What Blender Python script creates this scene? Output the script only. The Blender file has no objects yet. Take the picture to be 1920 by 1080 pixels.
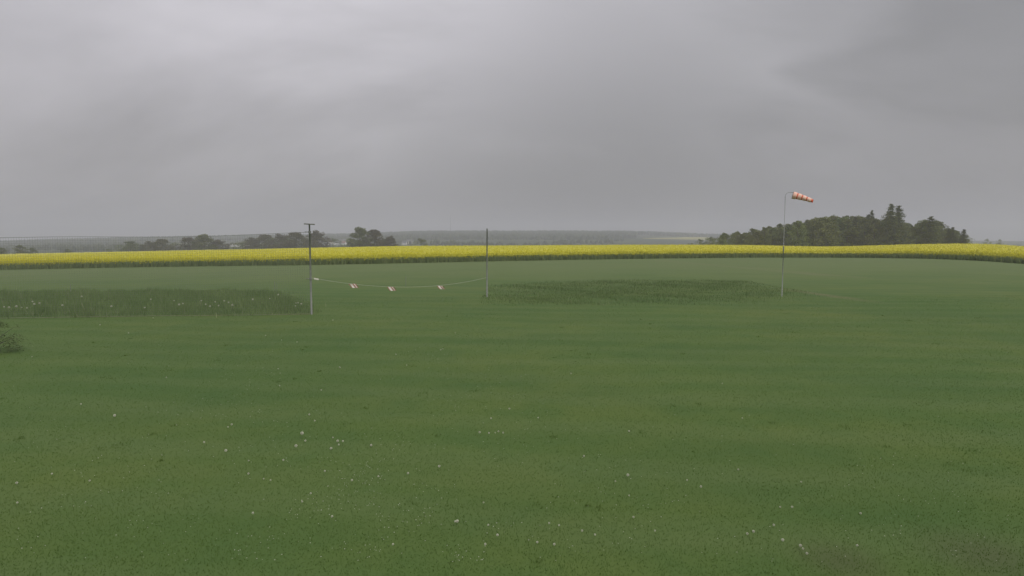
import bpy, math, random
import numpy as np
from mathutils import Vector, Matrix

random.seed(7)
rng = np.random.default_rng(11)
R = math.radians
scene = bpy.context.scene
COL = scene.collection

# ------------------------------------------------------------------ camera
F = 1144.0            # focal length in pixels of a 1920 px wide frame
H = 4.0               # height of the camera above the lawn
HOR = 455.0           # row of the true horizon
PITCH = math.atan((540.0 - HOR) / F)
cam_d = bpy.data.cameras.new('camera')
cam = bpy.data.objects.new('camera', cam_d)
COL.objects.link(cam)
cam_d.sensor_width = 36.0
cam_d.lens = 36.0 * F / 1920.0
cam_d.clip_start = 0.1
cam_d.clip_end = 20000
cam.location = (0, 0, H)
cam.rotation_euler = (math.pi / 2 - PITCH, 0, 0)
scene.camera = cam

# ------------------------------------------------------------------ world
SUN_EL, SUN_AZ = 52.0, 150.0
world = bpy.data.worlds.new('World')
scene.world = world
world.use_nodes = True
wn, wl = world.node_tree.nodes, world.node_tree.links
wn.clear()


def wnode(t, **kw):
    n = wn.new(t)
    for k, v in kw.items():
        setattr(n, k, v)
    return n


def wmath(op, a, b=None, c=None, clamp=False):
    n = wnode('ShaderNodeMath', operation=op, use_clamp=clamp)
    for i, v in enumerate((a, b, c)):
        if v is None:
            continue
        if isinstance(v, (int, float)):
            n.inputs[i].default_value = v
        else:
            wl.new(v, n.inputs[i])
    return n.outputs[0]


tc = wnode('ShaderNodeTexCoord')
sep = wnode('ShaderNodeSeparateXYZ')
wl.new(tc.outputs['Generated'], sep.inputs[0])
zz = wmath('MAXIMUM', sep.outputs[2], 0.0)
den = wmath('ADD', zz, 0.42)
cx = wmath('DIVIDE', sep.outputs[0], den)
cy = wmath('DIVIDE', sep.outputs[1], den)
cxy = wnode('ShaderNodeCombineXYZ')
wl.new(cx, cxy.inputs[0]); wl.new(cy, cxy.inputs[1])
mp = wnode('ShaderNodeMapping')
mp.inputs['Rotation'].default_value = (0, 0, R(35))
mp.inputs['Scale'].default_value = (0.55, 1.0, 1.0)
mp.inputs['Location'].default_value = (15.5, 8.0, 0.0)
wl.new(cxy.outputs[0], mp.inputs[0])
nz = wnode('ShaderNodeTexNoise')
nz.inputs['Scale'].default_value = 1.5
nz.inputs['Detail'].default_value = 5.0
nz.inputs['Roughness'].default_value = 0.56
nz.inputs['Distortion'].default_value = 0.35
wl.new(mp.outputs[0], nz.inputs['Vector'])
nz2 = wnode('ShaderNodeTexNoise')
nz2.inputs['Scale'].default_value = 0.5
nz2.inputs['Detail'].default_value = 2.0
wl.new(mp.outputs[0], nz2.inputs['Vector'])
# overcast sky: a third as bright at the horizon as overhead, modulated by the cloud sheet
cie = wmath('MULTIPLY_ADD', zz, 2.0 / 3.0, 1.0 / 3.0)
k1 = wmath('MULTIPLY_ADD', nz.outputs[0], 1.4, 0.30)
k2 = wmath('MULTIPLY_ADD', nz2.outputs[0], 1.9, 0.05)
lum = wmath('MULTIPLY', wmath('MULTIPLY', cie, k1), k2)
# heavier cloud banks: low in the middle of the view, on the right, and one dark corner high on the right
wob = wmath('MULTIPLY_ADD', nz.outputs[0], 0.5, -0.25)
for (u_, r_), a0, a1, amt in (((1040, 330), 0.955, 1.005, 0.20), ((1930, 95), 0.972, 1.0, 0.26), ((1500, 250), 0.86, 1.02, 0.12)):
    v_ = Vector(((u_ - 960) / F, 1.0, (HOR - r_) / F)).normalized()
    dt = wnode('ShaderNodeVectorMath', operation='DOT_PRODUCT')
    wl.new(tc.outputs['Generated'], dt.inputs[0]); dt.inputs[1].default_value = v_
    mr = wnode('ShaderNodeMapRange', interpolation_type='SMOOTHSTEP')
    for i_, q_ in enumerate((a0, a1, 1.0, 1.0 - amt)): mr.inputs[i_ + 1].default_value = q_
    wl.new(wmath('MULTIPLY_ADD', wob, 0.4, dt.outputs['Value']), mr.inputs[0])
    lum = wmath('MULTIPLY', lum, mr.outputs[0])
lum = wmath('MULTIPLY', lum, 10.2)
ramp = wnode('ShaderNodeMix', data_type='RGBA')
ramp.inputs[6].default_value = (0.85, 0.865, 0.905, 1)
ramp.inputs[7].default_value = (0.960, 0.900, 0.985, 1)
wl.new(nz2.outputs[0], ramp.inputs[0])
cl = wnode('ShaderNodeVectorMath', operation='SCALE')
wl.new(ramp.outputs[2], cl.inputs[0]); wl.new(lum, cl.inputs['Scale'])
sky = wnode('ShaderNodeTexSky', sky_type='NISHITA')
sky.sun_disc = False
sky.sun_elevation = R(SUN_EL)
sky.sun_rotation = R(SUN_AZ)
sky.air_density = 1.5
sky.dust_density = 4.0
mixs = wnode('ShaderNodeMix', data_type='RGBA')
mixs.inputs[0].default_value = 0.06          # a little clear sky shining through the cloud sheet
wl.new(cl.outputs[0], mixs.inputs[6]); wl.new(sky.outputs[0], mixs.inputs[7])
bg = wnode('ShaderNodeBackground')
bg.inputs[1].default_value = 0.1
wl.new(mixs.outputs[2], bg.inputs[0])
wo = wnode('ShaderNodeOutputWorld')
wl.new(bg.outputs[0], wo.inputs[0])

# ------------------------------------------------------------------ sun behind the overcast
sd = bpy.data.lights.new('sun', 'SUN')
sd.energy = 1.5
sd.angle = R(25)
sd.color = (1.0, 0.97, 0.92)
sun = bpy.data.objects.new('sun', sd)
COL.objects.link(sun)
d = Vector((math.sin(R(SUN_AZ)) * math.cos(R(SUN_EL)), math.cos(R(SUN_AZ)) * math.cos(R(SUN_EL)), math.sin(R(SUN_EL))))
sun.rotation_euler = d.to_track_quat('Z', 'Y').to_euler()

# ------------------------------------------------------------------ exposure, renderer
vs = scene.view_settings
vs.view_transform = 'Standard'
vs.look = 'None'
vs.exposure = 0.0
vs.gamma = 1.0
vs.use_curve_mapping = False
scene.render.filter_size = 2.1
cy_ = scene.cycles
cy_.use_denoising = True
cy_.max_bounces = 6
cy_.diffuse_bounces = 2
cy_.glossy_bounces = 1
cy_.transmission_bounces = 2
cy_.transparent_max_bounces = 8
cy_.volume_bounces = 1

# ------------------------------------------------------------------ helpers


def tag(o, label=None, cat=None, group=None, kind=None):
    if label: o['label'] = label
    if cat: o['category'] = cat
    if group: o['group'] = group
    if kind: o['kind'] = kind
    return o


def empty(name, loc, rz=0.0):
    o = bpy.data.objects.new(name, None)
    o.empty_display_size = 0.2
    o.location = loc
    o.rotation_euler = (0, 0, rz)
    COL.objects.link(o)
    return o


def link(name, me, parent=None, loc=None):
    o = bpy.data.objects.new(name, me)
    COL.objects.link(o)
    if parent is not None:
        o.parent = parent
    if loc is not None:
        o.location = loc
    return o


def np_mesh(name, verts, faces, mats, mat_idx=None, tone=None, smooth=False):
    """verts (n,3); faces (m,k) all of one arity; tone = per-vertex shade of the material, 0..1"""
    verts = np.asarray(verts, dtype=np.float32)
    faces = np.asarray(faces, dtype=np.int32)
    me = bpy.data.meshes.new(name)
    m, k = faces.shape
    me.vertices.add(len(verts)); me.vertices.foreach_set('co', verts.ravel())
    me.loops.add(m * k); me.loops.foreach_set('vertex_index', faces.ravel())
    me.polygons.add(m)
    me.polygons.foreach_set('loop_start', np.arange(0, m * k, k, dtype=np.int32))
    me.polygons.foreach_set('loop_total', np.full(m, k, dtype=np.int32))
    for mt in (mats if isinstance(mats, (list, tuple)) else [mats]):
        me.materials.append(mt)
    if mat_idx is not None:
        me.polygons.foreach_set('material_index', np.asarray(mat_idx, dtype=np.int32))
    if smooth:
        me.polygons.foreach_set('use_smooth', np.ones(m, dtype=bool))
    if tone is not None:
        at = me.attributes.new('tone', 'FLOAT', 'POINT')
        at.data.foreach_set('value', np.asarray(tone, dtype=np.float32))
    me.update(calc_edges=True)
    return me


class MB:
    """collects boxes, tubes and quads, then builds one mesh"""
    def __init__(s): s.v, s.f = [], []

    def add(s, vs_, fs_):
        b = len(s.v); s.v += [tuple(v) for v in vs_]; s.f += [tuple(i + b for i in f) for f in fs_]
        return s

    def box(s, c, size, rz=0.0):
        M = Matrix.Translation(c) @ Matrix.Rotation(rz, 4, 'Z')
        hx, hy, hz = (q / 2 for q in size)
        vs_ = [M @ Vector((a * hx, b * hy, e * hz)) for a in (-1, 1) for b in (-1, 1) for e in (-1, 1)]
        return s.add(vs_, [(0, 1, 3, 2), (4, 6, 7, 5), (0, 4, 5, 1), (2, 3, 7, 6), (0, 2, 6, 4), (1, 5, 7, 3)])

    def tube(s, pts, rad, n=8, cap=True):
        pts = [Vector(p) for p in pts]
        if not isinstance(rad, (list, tuple)): rad = [rad] * len(pts)
        vs_, fs_ = [], []
        ref = Vector((0, 0, 1))
        for i, p in enumerate(pts):
            t = (pts[min(i + 1, len(pts) - 1)] - pts[max(i - 1, 0)]).normalized()
            r0 = ref if abs(t.dot(ref)) < 0.95 else Vector((1, 0, 0))
            a = t.cross(r0).normalized(); b = t.cross(a).normalized()
            for q in range(n):
                w = 2 * math.pi * q / n
                vs_.append(p + (a * math.cos(w) + b * math.sin(w)) * rad[i])
        for i in range(len(pts) - 1):
            for q in range(n):
                fs_.append((i * n + q, i * n + (q + 1) % n, (i + 1) * n + (q + 1) % n, (i + 1) * n + q))
        if cap:
            fs_.append(tuple(range(n))); fs_.append(tuple(range((len(pts) - 1) * n, len(pts) * n))[::-1])
        return s.add(vs_, fs_)

    def mesh(s, name, mat, smooth=False):
        me = bpy.data.meshes.new(name)
        me.from_pydata(s.v, [], s.f)
        me.materials.append(mat)
        if smooth:
            me.polygons.foreach_set('use_smooth', np.ones(len(me.polygons), dtype=bool))
        me.update()
        return me

    def build(s, name, mat, parent=None, loc=None, smooth=False):
        return link(name, s.mesh(name, mat, smooth), parent, loc)


# ------------------------------------------------------------------ materials


def new_mat(name):
    m = bpy.data.materials.new(name)
    m.use_nodes = True
    nt = m.node_tree
    nt.nodes.clear()
    out = nt.nodes.new('ShaderNodeOutputMaterial')
    bs = nt.nodes.new('ShaderNodeBsdfPrincipled')
    nt.links.new(bs.outputs[0], out.inputs[0])
    return m, nt, bs


def noise_node(nt, scale, detail=3.0, rough=0.55, coord='Object', stretch=None):
    t = nt.nodes.new('ShaderNodeTexCoord')
    n = nt.nodes.new('ShaderNodeTexNoise')
    n.inputs['Scale'].default_value = scale
    n.inputs['Detail'].default_value = detail
    n.inputs['Roughness'].default_value = rough
    src = t.outputs[coord]
    if stretch:
        m = nt.nodes.new('ShaderNodeMapping')
        m.inputs['Scale'].default_value = stretch[:3]
        m.inputs['Rotation'].default_value = (0, 0, stretch[3] if len(stretch) > 3 else 0)
        nt.links.new(src, m.inputs[0]); src = m.outputs[0]
    nt.links.new(src, n.inputs['Vector'])
    return n


def mixc(nt, fac, a, b):
    n = nt.nodes.new('ShaderNodeMix'); n.data_type = 'RGBA'
    for i, v in ((0, fac), (6, a), (7, b)):
        if isinstance(v, (int, float)): n.inputs[i].default_value = v
        elif isinstance(v, tuple): n.inputs[i].default_value = (*v[:3], 1)
        else: nt.links.new(v, n.inputs[i])
    return n.outputs[2]


def rng_node(nt, src, lo, hi, to0=0.0, to1=1.0, smooth=True):
    n = nt.nodes.new('ShaderNodeMapRange')
    n.interpolation_type = 'SMOOTHSTEP' if smooth else 'LINEAR'
    for i, v in enumerate((lo, hi, to0, to1)): n.inputs[i + 1].default_value = v
    nt.links.new(src, n.inputs[0])
    return n.outputs[0]


def mnode(nt, op, a, b=None):
    n = nt.nodes.new('ShaderNodeMath'); n.operation = op
    for i, v in enumerate((a, b)):
        if v is None: continue
        if isinstance(v, (int, float)): n.inputs[i].default_value = v
        else: nt.links.new(v, n.inputs[i])
    return n.outputs[0]


def simple_mat(name, c0, c1, scale=6.0, rough=0.7, metal=0.0, bump=0.0):
    m, nt, bs = new_mat(name)
    n = noise_node(nt, scale, 4.0)
    nt.links.new(mixc(nt, rng_node(nt, n.outputs[0], 0.3, 0.7), c0, c1), bs.inputs['Base Color'])
    bs.inputs['Roughness'].default_value = rough
    bs.inputs['Metallic'].default_value = metal
    if bump:
        b = nt.nodes.new('ShaderNodeBump'); b.inputs['Strength'].default_value = bump
        b.inputs['Distance'].default_value = 0.02
        nt.links.new(n.outputs[0], b.inputs['Height']); nt.links.new(b.outputs[0], bs.inputs['Normal'])
    return m


def tone_mat(name, c0, c1, rough=0.75, nscale=None, namp=0.35, trans=0.0, spec=0.25, vary=False):
    """plant tissue: each leaf or blade has its own tone between two colours"""
    m, nt, bs = new_mat(name)
    a = nt.nodes.new('ShaderNodeAttribute'); a.attribute_name = 'tone'
    f = a.outputs['Fac']
    if nscale:
        n = noise_node(nt, nscale, 3.0)
        f = mnode(nt, 'ADD', f, mnode(nt, 'MULTIPLY', mnode(nt, 'SUBTRACT', n.outputs[0], 0.5), namp * 2))
    nn = nt.nodes.new('ShaderNodeClamp'); nt.links.new(f, nn.inputs[0])
    col = mixc(nt, nn.outputs[0], c0, c1)
    if vary:
        oi = nt.nodes.new('ShaderNodeObjectInfo'); hs = nt.nodes.new('ShaderNodeHueSaturation')
        nt.links.new(rng_node(nt, oi.outputs['Random'], 0, 1, 0.47, 0.525, False), hs.inputs['Hue'])
        nt.links.new(rng_node(nt, mnode(nt, 'FRACT', mnode(nt, 'MULTIPLY', oi.outputs['Random'], 7.13)), 0, 1, 0.82, 1.2, False), hs.inputs['Value'])
        nt.links.new(col, hs.inputs['Color']); col = hs.outputs[0]
    nt.links.new(col, bs.inputs['Base Color'])
    bs.inputs['Roughness'].default_value = rough
    bs.inputs['Specular IOR Level'].default_value = spec
    if trans:
        tr = nt.nodes.new('ShaderNodeBsdfTranslucent'); mx = nt.nodes.new('ShaderNodeMixShader')
        nt.links.new(bs.inputs['Base Color'].links[0].from_socket, tr.inputs[0])
        mx.inputs[0].default_value = trans
        out = [n for n in nt.nodes if n.type == 'OUTPUT_MATERIAL'][0]
        nt.links.new(bs.outputs[0], mx.inputs[1]); nt.links.new(tr.outputs[0], mx.inputs[2]); nt.links.new(mx.outputs[0], out.inputs[0])
    return m


# ------------------------------------------------------------------ terrain
U_T = [-900, -300, 0, 200, 400, 580, 760, 1000, 1200, 1400, 1500, 1560, 1640, 1750, 1850, 1920, 2100, 2500, 3000]
YC_T = [500, 487, 479, 474, 469, 465, 461.0, 460, 458.7, 459.2, 461.6, 462.6, 460, 457, 456.5, 462, 472, 482, 488]
YE_T = [(-900, 520), (-300, 512), (0, 506), (200, 502), (400, 499), (580, 497), (780, 493), (960, 489), (1200, 485), (1400, 483),
        (1600, 483), (1750, 485), (1850, 489.5), (1920, 495), (2100, 507), (2500, 520)]
RIDGE_T = [(-900, 456), (-200, 455), (0, 454.5), (60, 452), (120, 450), (200, 448.5), (300, 446), (400, 444), (520, 442), (620, 441),
           (700, 439), (760, 435.5), (860, 434.5), (960, 435), (1080, 434.5), (1180, 435), (1260, 438), (1330, 441), (1500, 444),
           (1900, 448), (3000, 450)]
CROP_H = 1.5
YCREST = 300.0


def lut(tbl, u):
    if isinstance(tbl, tuple): xs, ys = tbl
    else: xs, ys = [p[0] for p in tbl], [p[1] for p in tbl]
    xs = np.array(xs, float); ys = np.array(ys, float)
    u = np.asarray(u, float)
    acc = 0
    for o, w in ((-40, .2), (-20, .2), (0, .2), (20, .2), (40, .2)):
        acc = acc + w * np.interp(u + o, xs, ys)
    return acc


def zrow(row, y):
    return H - (row - HOR) * y / F


def pnoise(x, y, s):
    return (np.sin(x * s * 1.3 + 1.7) * np.cos(y * s * 0.9 + 0.3) + 0.6 * np.sin(x * s * 2.9 + y * s * 2.1)
            + 0.4 * np.cos(y * s * 4.3 - x * s * 1.1 + 2.0)) / 2.0


def terrain(x, y):
    x = np.asarray(x, float); y = np.asarray(y, float)
    yy = np.maximum(y, 60.0)
    u = 960 + F * x / yy
    zc = zrow(lut((U_T, YC_T), u), YCREST) - CROP_H
    zr = zrow(lut(RIDGE_T, u), 2600.0) - 9.0
    s = np.clip((y - 40) / (YCREST - 40), 0, 1)
    s = s * s * (3 - 2 * s) * 0.35 + s * 0.65
    z1 = zc * s
    t1 = np.clip((y - YCREST) / 500.0, 0, 1)
    drop = (t1 * t1 * (3 - 2 * t1))
    zv = -11.0
    z2 = zc * (1 - drop) + zv * drop
    t2 = np.clip((y - 800) / 1800.0, 0, 1)
    z3 = zv + (zr - zv) * (0.6 * t2 + 0.4 * t2 * t2) + pnoise(x, y, 0.004) * 2.0 * np.minimum(t2 * 6, 1) * (1 - t2)
    t3 = np.clip((y - 2600) / 2000.0, 0, 1)
    z4 = zr - 30 * t3
    z = np.where(y < YCREST, z1, np.where(y < 800, z2, np.where(y < 2600, z3, z4)))
    return z + 0.035 * pnoise(x, y, 0.16) * np.clip((y - 2) / 20, 0, 1) * np.clip((300 - y) / 100, 0, 1)


def tz(x, y):
    return float(terrain(np.array([x]), np.array([y]))[0])


def xat(u, y):
    """world x of image column u at depth y (on the level)"""
    return (u - 960.0) / F * y


def on_ground(u, row):
    y = H * F / max(row - HOR, 3.0)
    for _ in range(20):
        y = (H - tz(xat(u, y), y)) * F / max(row - HOR, 3.0)
    return xat(u, y), y


def seg_mask(nt, xo, yo, a, b, w0, w1):
    """1 on the strip from a to b (world metres), fading to 0 at its soft rim"""
    dx, dy = b[0] - a[0], b[1] - a[1]
    L = math.hypot(dx, dy)
    px, py = mnode(nt, 'SUBTRACT', xo, a[0]), mnode(nt, 'SUBTRACT', yo, a[1])
    al = mnode(nt, 'ADD', mnode(nt, 'MULTIPLY', px, dx / L), mnode(nt, 'MULTIPLY', py, dy / L))
    pe = mnode(nt, 'ABSOLUTE', mnode(nt, 'ADD', mnode(nt, 'MULTIPLY', px, -dy / L), mnode(nt, 'MULTIPLY', py, dx / L)))
    m = rng_node(nt, pe, w0, w1, 1.0, 0.0)
    m = mnode(nt, 'MULTIPLY', m, rng_node(nt, al, -3.0, 4.0))
    return mnode(nt, 'MULTIPLY', m, rng_node(nt, al, L - 4.0, L + 3.0, 1.0, 0.0))


def ground_material():
    m, nt, bs = new_mat('lawn')
    big = noise_node(nt, 0.09, 3.0, 0.5)
    mid = noise_node(nt, 0.55, 4.0, 0.6)
    fine = noise_node(nt, 9.0, 4.0, 0.65)
    tiny = noise_node(nt, 42.0, 3.0, 0.6)
    strp = noise_node(nt, 0.35, 3.0, 0.55, stretch=(0.22, 1.6, 1.0, R(-9)))
    c = mixc(nt, rng_node(nt, big.outputs[0], 0.3, 0.7), (0.078, 0.130, 0.030), (0.102, 0.140, 0.034))
    c = mixc(nt, rng_node(nt, mid.outputs[0], 0.36, 0.72, 0.0, 0.55), c, (0.058, 0.116, 0.030))
    c = mixc(nt, rng_node(nt, strp.outputs[0], 0.42, 0.7, 0.0, 0.45), c, (0.108, 0.148, 0.046))
    c = mixc(nt, rng_node(nt, fine.outputs[0], 0.45, 0.75, 0.0, 0.3), c, (0.106, 0.154, 0.044))
    c = mixc(nt, rng_node(nt, tiny.outputs[0], 0.5, 0.78, 0.0, 0.22), c, (0.062, 0.100, 0.028))
    t = nt.nodes.new('ShaderNodeTexCoord'); sp = nt.nodes.new('ShaderNodeSeparateXYZ')
    patch = noise_node(nt, 0.16, 4.0, 0.6, stretch=(0.5, 1.0, 1.0, R(12)))
    c = mixc(nt, rng_node(nt, patch.outputs[0], 0.38, 0.64, 0.0, 0.5), c, (0.052, 0.104, 0.028))
    nt.links.new(t.outputs['Object'], sp.inputs[0])
    xo, yo = sp.outputs[0], sp.outputs[1]
    # faint passes of the mower
    pw = mnode(nt, 'SINE', mnode(nt, 'ADD', mnode(nt, 'MULTIPLY', yo, 2.6), mnode(nt, 'ADD', mnode(nt, 'MULTIPLY', xo, 0.32), mnode(nt, 'MULTIPLY', big.outputs[0], 9.0))))
    c = mixc(nt, rng_node(nt, pw, -0.3, 0.9, 0.0, 0.22), c, (0.118, 0.158, 0.058))
    # dry wheel tracks beside the landing strip, worn into the sward
    for p, q, w0, w1, am in (((1225, 487), (1560, 517), 0.25, 2.2, 0.75), ((1390, 498), (1640, 522), 0.2, 1.4, 0.4),
                             ((1475, 543), (1640, 566), 0.15, 1.0, 0.55)):
        k = seg_mask(nt, xo, yo, on_ground(*p), on_ground(*q), w0, w1)
        k = mnode(nt, 'MULTIPLY', k, rng_node(nt, mid.outputs[0], 0.25, 0.6, 0.35 * am, am))
        c = mixc(nt, k, c, (0.165, 0.150, 0.082))
    # yellower mown landing strip; pale haze veil also painted in, lightening it with distance
    c = mixc(nt, rng_node(nt, mnode(nt, 'ADD', yo, mnode(nt, 'MULTIPLY', big.outputs[0], 30.0)), 50.0, 115.0, 0.0, 0.75), c,
             mixc(nt, strp.outputs[0], (0.112, 0.158, 0.056), (0.146, 0.172, 0.074)))
    # bare soil in the corner nearest the camera, on the right
    for u_, r_, rad in ((1600, 1072, 0.55), (1890, 1065, 0.9)):
        gx, gy = on_ground(u_, r_)
        dd = mnode(nt, 'SQRT', mnode(nt, 'ADD', mnode(nt, 'POWER', mnode(nt, 'SUBTRACT', xo, gx), 2.0),
                                   mnode(nt, 'POWER', mnode(nt, 'SUBTRACT', yo, gy), 2.0)))
        dd = mnode(nt, 'ADD', dd, mnode(nt, 'MULTIPLY', mid.outputs[0], 0.5))
        c = mixc(nt, rng_node(nt, dd, rad * 0.3, rad + 0.5, 0.4, 0.0), c, (0.080, 0.068, 0.046))
    # beyond the rapeseed: meadows and pasture of the valley
    far = noise_node(nt, 0.0035, 2.0, 0.5)
    cf = mixc(nt, rng_node(nt, far.outputs[0], 0.4, 0.6), (0.034, 0.052, 0.024), (0.056, 0.074, 0.032))
    c = mixc(nt, rng_node(nt, yo, 320.0, 420.0), c, cf)
    nt.links.new(c, bs.inputs['Base Color'])
    bs.inputs['Roughness'].default_value = 0.9
    bs.inputs['Specular IOR Level'].default_value = 0.15
    b = nt.nodes.new('ShaderNodeBump'); b.inputs['Strength'].default_value = 0.25; b.inputs['Distance'].default_value = 0.03
    nt.links.new(mnode(nt, 'ADD', fine.outputs[0], mnode(nt, 'MULTIPLY', tiny.outputs[0], 0.5)), b.inputs['Height'])
    nt.links.new(b.outputs[0], bs.inputs['Normal'])
    return m


def build_ground():
    ys = np.concatenate([[-40, -20, -8, 0], np.geomspace(3, 60, 60), np.linspace(62, 330, 90), np.geomspace(336, 2450, 90),
                         np.linspace(2470, 2750, 14), np.geomspace(2850, 6000, 14)])
    nt_ = 461
    t = np.linspace(-1, 1, nt_); t = t * 0.75 + 0.25 * t ** 3
    X = t[None, :] * (60 + 1.45 * np.maximum(ys, 0))[:, None]
    Y = np.repeat(ys[:, None], nt_, 1)
    Z = terrain(X, Y)
    n = len(ys)
    idx = np.arange(n * nt_).reshape(n, nt_)
    q = np.stack([idx[:-1, :-1], idx[:-1, 1:], idx[1:, 1:], idx[1:, :-1]], -1).reshape(-1, 4)
    me = np_mesh('ground', np.stack([X, Y, Z], -1).reshape(-1, 3), q, ground_material(), smooth=True)
    tag(link('ground', me), kind='structure')


build_ground()

# ------------------------------------------------------------------ plants built from many small faces


def blades(px, py, h, w, lean=0.35, zoff=0.0, ground=None):
    """one triangle per grass blade; returns verts, faces, count"""
    n = len(px)
    a = rng.uniform(0, 2 * np.pi, n)
    dx, dy = np.cos(a) * w / 2, np.sin(a) * w / 2
    z = terrain(px, py) + zoff
    b = rng.uniform(0, 2 * np.pi, n); ln = rng.uniform(0, lean, n) * h
    v = np.empty((n, 3, 3))
    v[:, 0] = np.stack([px - dx, py - dy, z - 0.01], -1)
    v[:, 1] = np.stack([px + dx, py + dy, z - 0.01], -1)
    v[:, 2] = np.stack([px + np.cos(b) * ln, py + np.sin(b) * ln, z + h], -1)
    return v.reshape(-1, 3), np.arange(3 * n).reshape(n, 3)


def smooth_rand(x, y, s):
    return 0.5 + 0.5 * np.clip(pnoise(x, y, s) + 0.5 * pnoise(x + 31, y - 17, s * 2.7), -1, 1)


def lawn_blades():
    n = 330000
    y = 5.0 * (46.0 / 5.0) ** rng.uniform(0, 1, n)
    x = rng.uniform(-1, 1, n) * (0.90 * y + 2.0)
    h = rng.uniform(0.010, 0.023, n) * (1 + 0.25 * smooth_rand(x, y, 0.8))
    w = rng.uniform(0.006, 0.012, n) * (1 + y / 16)
    v, f = blades(x, y, h, w, 1.3)
    tone = np.clip(smooth_rand(x, y, 0.35) * 0.4 + smooth_rand(x, y, 1.1) * 0.25 + rng.uniform(0, 0.3, n), 0, 1)
    # coarser tussocks the mower leaves standing, in loose drifts
    nc = 260
    cyy = 5.5 * (36.0 / 5.5) ** rng.uniform(0, 1, nc); cxx = rng.uniform(-1, 1, nc) * (0.9 * cyy + 1.5)
    kk = rng.uniform(0, 1, nc) < smooth_rand(cxx, cyy, 0.6) ** 1.5
    cxx, cyy = cxx[kk], cyy[kk]; nc = len(cxx); nb = 26
    rad = rng.uniform(0.03, 0.11, nc)
    tx = np.repeat(cxx, nb) + rng.normal(0, 1, nc * nb) * np.repeat(rad, nb); ty = np.repeat(cyy, nb) + rng.normal(0, 1, nc * nb) * np.repeat(rad, nb)
    v2, f2 = blades(tx, ty, rng.uniform(0.02, 0.055, nc * nb), rng.uniform(0.006, 0.012, nc * nb) * (1 + ty / 22), 1.0)
    tone2 = np.clip(np.repeat(rng.uniform(0.35, 1.0, nc), nb) + rng.normal(0, .12, nc * nb), 0, 1)
    f = np.concatenate([f, f2 + len(v)]); v = np.concatenate([v, v2]); tone = np.concatenate([tone, tone2])
    m = tone_mat('lawn_blade', (0.080, 0.146, 0.028), (0.114, 0.174, 0.036), nscale=0.3, namp=0.5, trans=0.4)
    me = np_mesh('lawn_grass', v, f, m, tone=np.repeat(tone, 3))
    tag(link('lawn_grass', me), 'short mown green grass of the lawn in the foreground', 'grass', kind='stuff')


lawn_blades()


def in_poly(x, y, poly):
    inside = np.zeros(len(x), bool)
    j = len(poly) - 1
    for i in range(len(poly)):
        xi, yi = poly[i]; xj, yj = poly[j]
        c = ((yi > y) != (yj > y)) & (x < (xj - xi) * (y - yi) / (yj - yi + 1e-9) + xi)
        inside ^= c
        j = i
    return inside


def unmown(name, label, poly, n, hmin, hmax, soft=(0.1, 0.1), patchy=0.7, lift=1.0):
    xs = [p[0] for p in poly]; ys = [p[1] for p in poly]
    x = rng.uniform(min(xs), max(xs), n); y = rng.uniform(min(ys), max(ys), n)
    jx, jy = pnoise(x, y, 1.3) * 0.5 + rng.normal(0, soft[0], n), pnoise(y, x, 1.1) * 0.5 + rng.normal(0, soft[1], n)
    k = in_poly(x + jx, y + jy, poly) & (rng.uniform(0, 1, n) < patchy + (1 - patchy) * np.clip(smooth_rand(x * 0.6, y, 0.5) * 1.8 - 0.35, 0, 1))
    x, y = x[k], y[k]
    n = len(x)
    cl = smooth_rand(x, y, 0.75)
    h = rng.uniform(hmin, hmax, n) * (0.35 + 1.05 * cl) * np.where(rng.uniform(0, 1, n) < 0.03, 1.45, 1.0)
    v, f = blades(x, y, h, rng.uniform(0.018, 0.04, n), 0.7)
    tone = np.clip(0.25 * rng.uniform(0, 1, n) + 0.75 * smooth_rand(x, y, 0.42) * rng.uniform(0.2, 1, n), 0, 1)
    pale = rng.uniform(0, 1, n) < 0.05 * (0.4 + smooth_rand(x, y, 0.3))
    mi = pale.astype(int)
    m = tone_mat('unmown_blade', (0.110 * lift, 0.168 * lift, 0.060 * lift), (0.200 * lift, 0.258 * lift, 0.104 * lift), trans=0.3)
    m2 = tone_mat('seed_stalk_' + name, (0.20, 0.23, 0.115), (0.32, 0.33, 0.20))
    me = np_mesh(name, v, f, [m, m2], mi, np.repeat(tone, 3))
    tag(link(name, me), label, 'grass', kind='stuff')


GL = on_ground
p1 = GL(582, 590); pL = GL(0, 598)
NET_DIR = (Vector((pL[0], pL[1])) - Vector(p1)).normalized()
net_end = Vector(p1) + NET_DIR * 27.0
STRIP_L = [(p1[0] + 0.25, p1[1] + 0.12), (net_end.x - 8, net_end.y + 0.12), (net_end.x - 24, 49.5), GL(90, 547), GL(260, 545), GL(420, 545), GL(520, 547), GL(566, 566)]
unmown('unmown_grass', 'strip of long dark unmown grass behind the net, left of the pole', STRIP_L, 120000, 0.14, 0.40, (0.4, 0.35), 0.6, 1.15)
STRIP_R = [GL(905, 553), GL(960, 567), GL(1040, 573), GL(1160, 573), GL(1290, 568), GL(1400, 560), GL(1466, 553), GL(1450, 536), GL(1400, 527), GL(1270, 525), GL(1100, 528), GL(985, 533), GL(925, 541)]
unmown('unmown_grass', 'long dark unmown grass patch in the middle of the airfield beside the windsock mast', STRIP_R, 75000, 0.06, 0.22, (2.4, 1.2), 0.3, 1.0)

# ------------------------------------------------------------------ rapeseed field


def edge_depth(u):
    u = np.asarray(u, float)
    row = lut(YE_T, u)
    y = H * F / (row - HOR)
    for _ in range(25):
        y = 0.5 * y + 0.5 * (H - terrain((u - 960) / F * y, y)) * F / (row - HOR)
    return y


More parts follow.
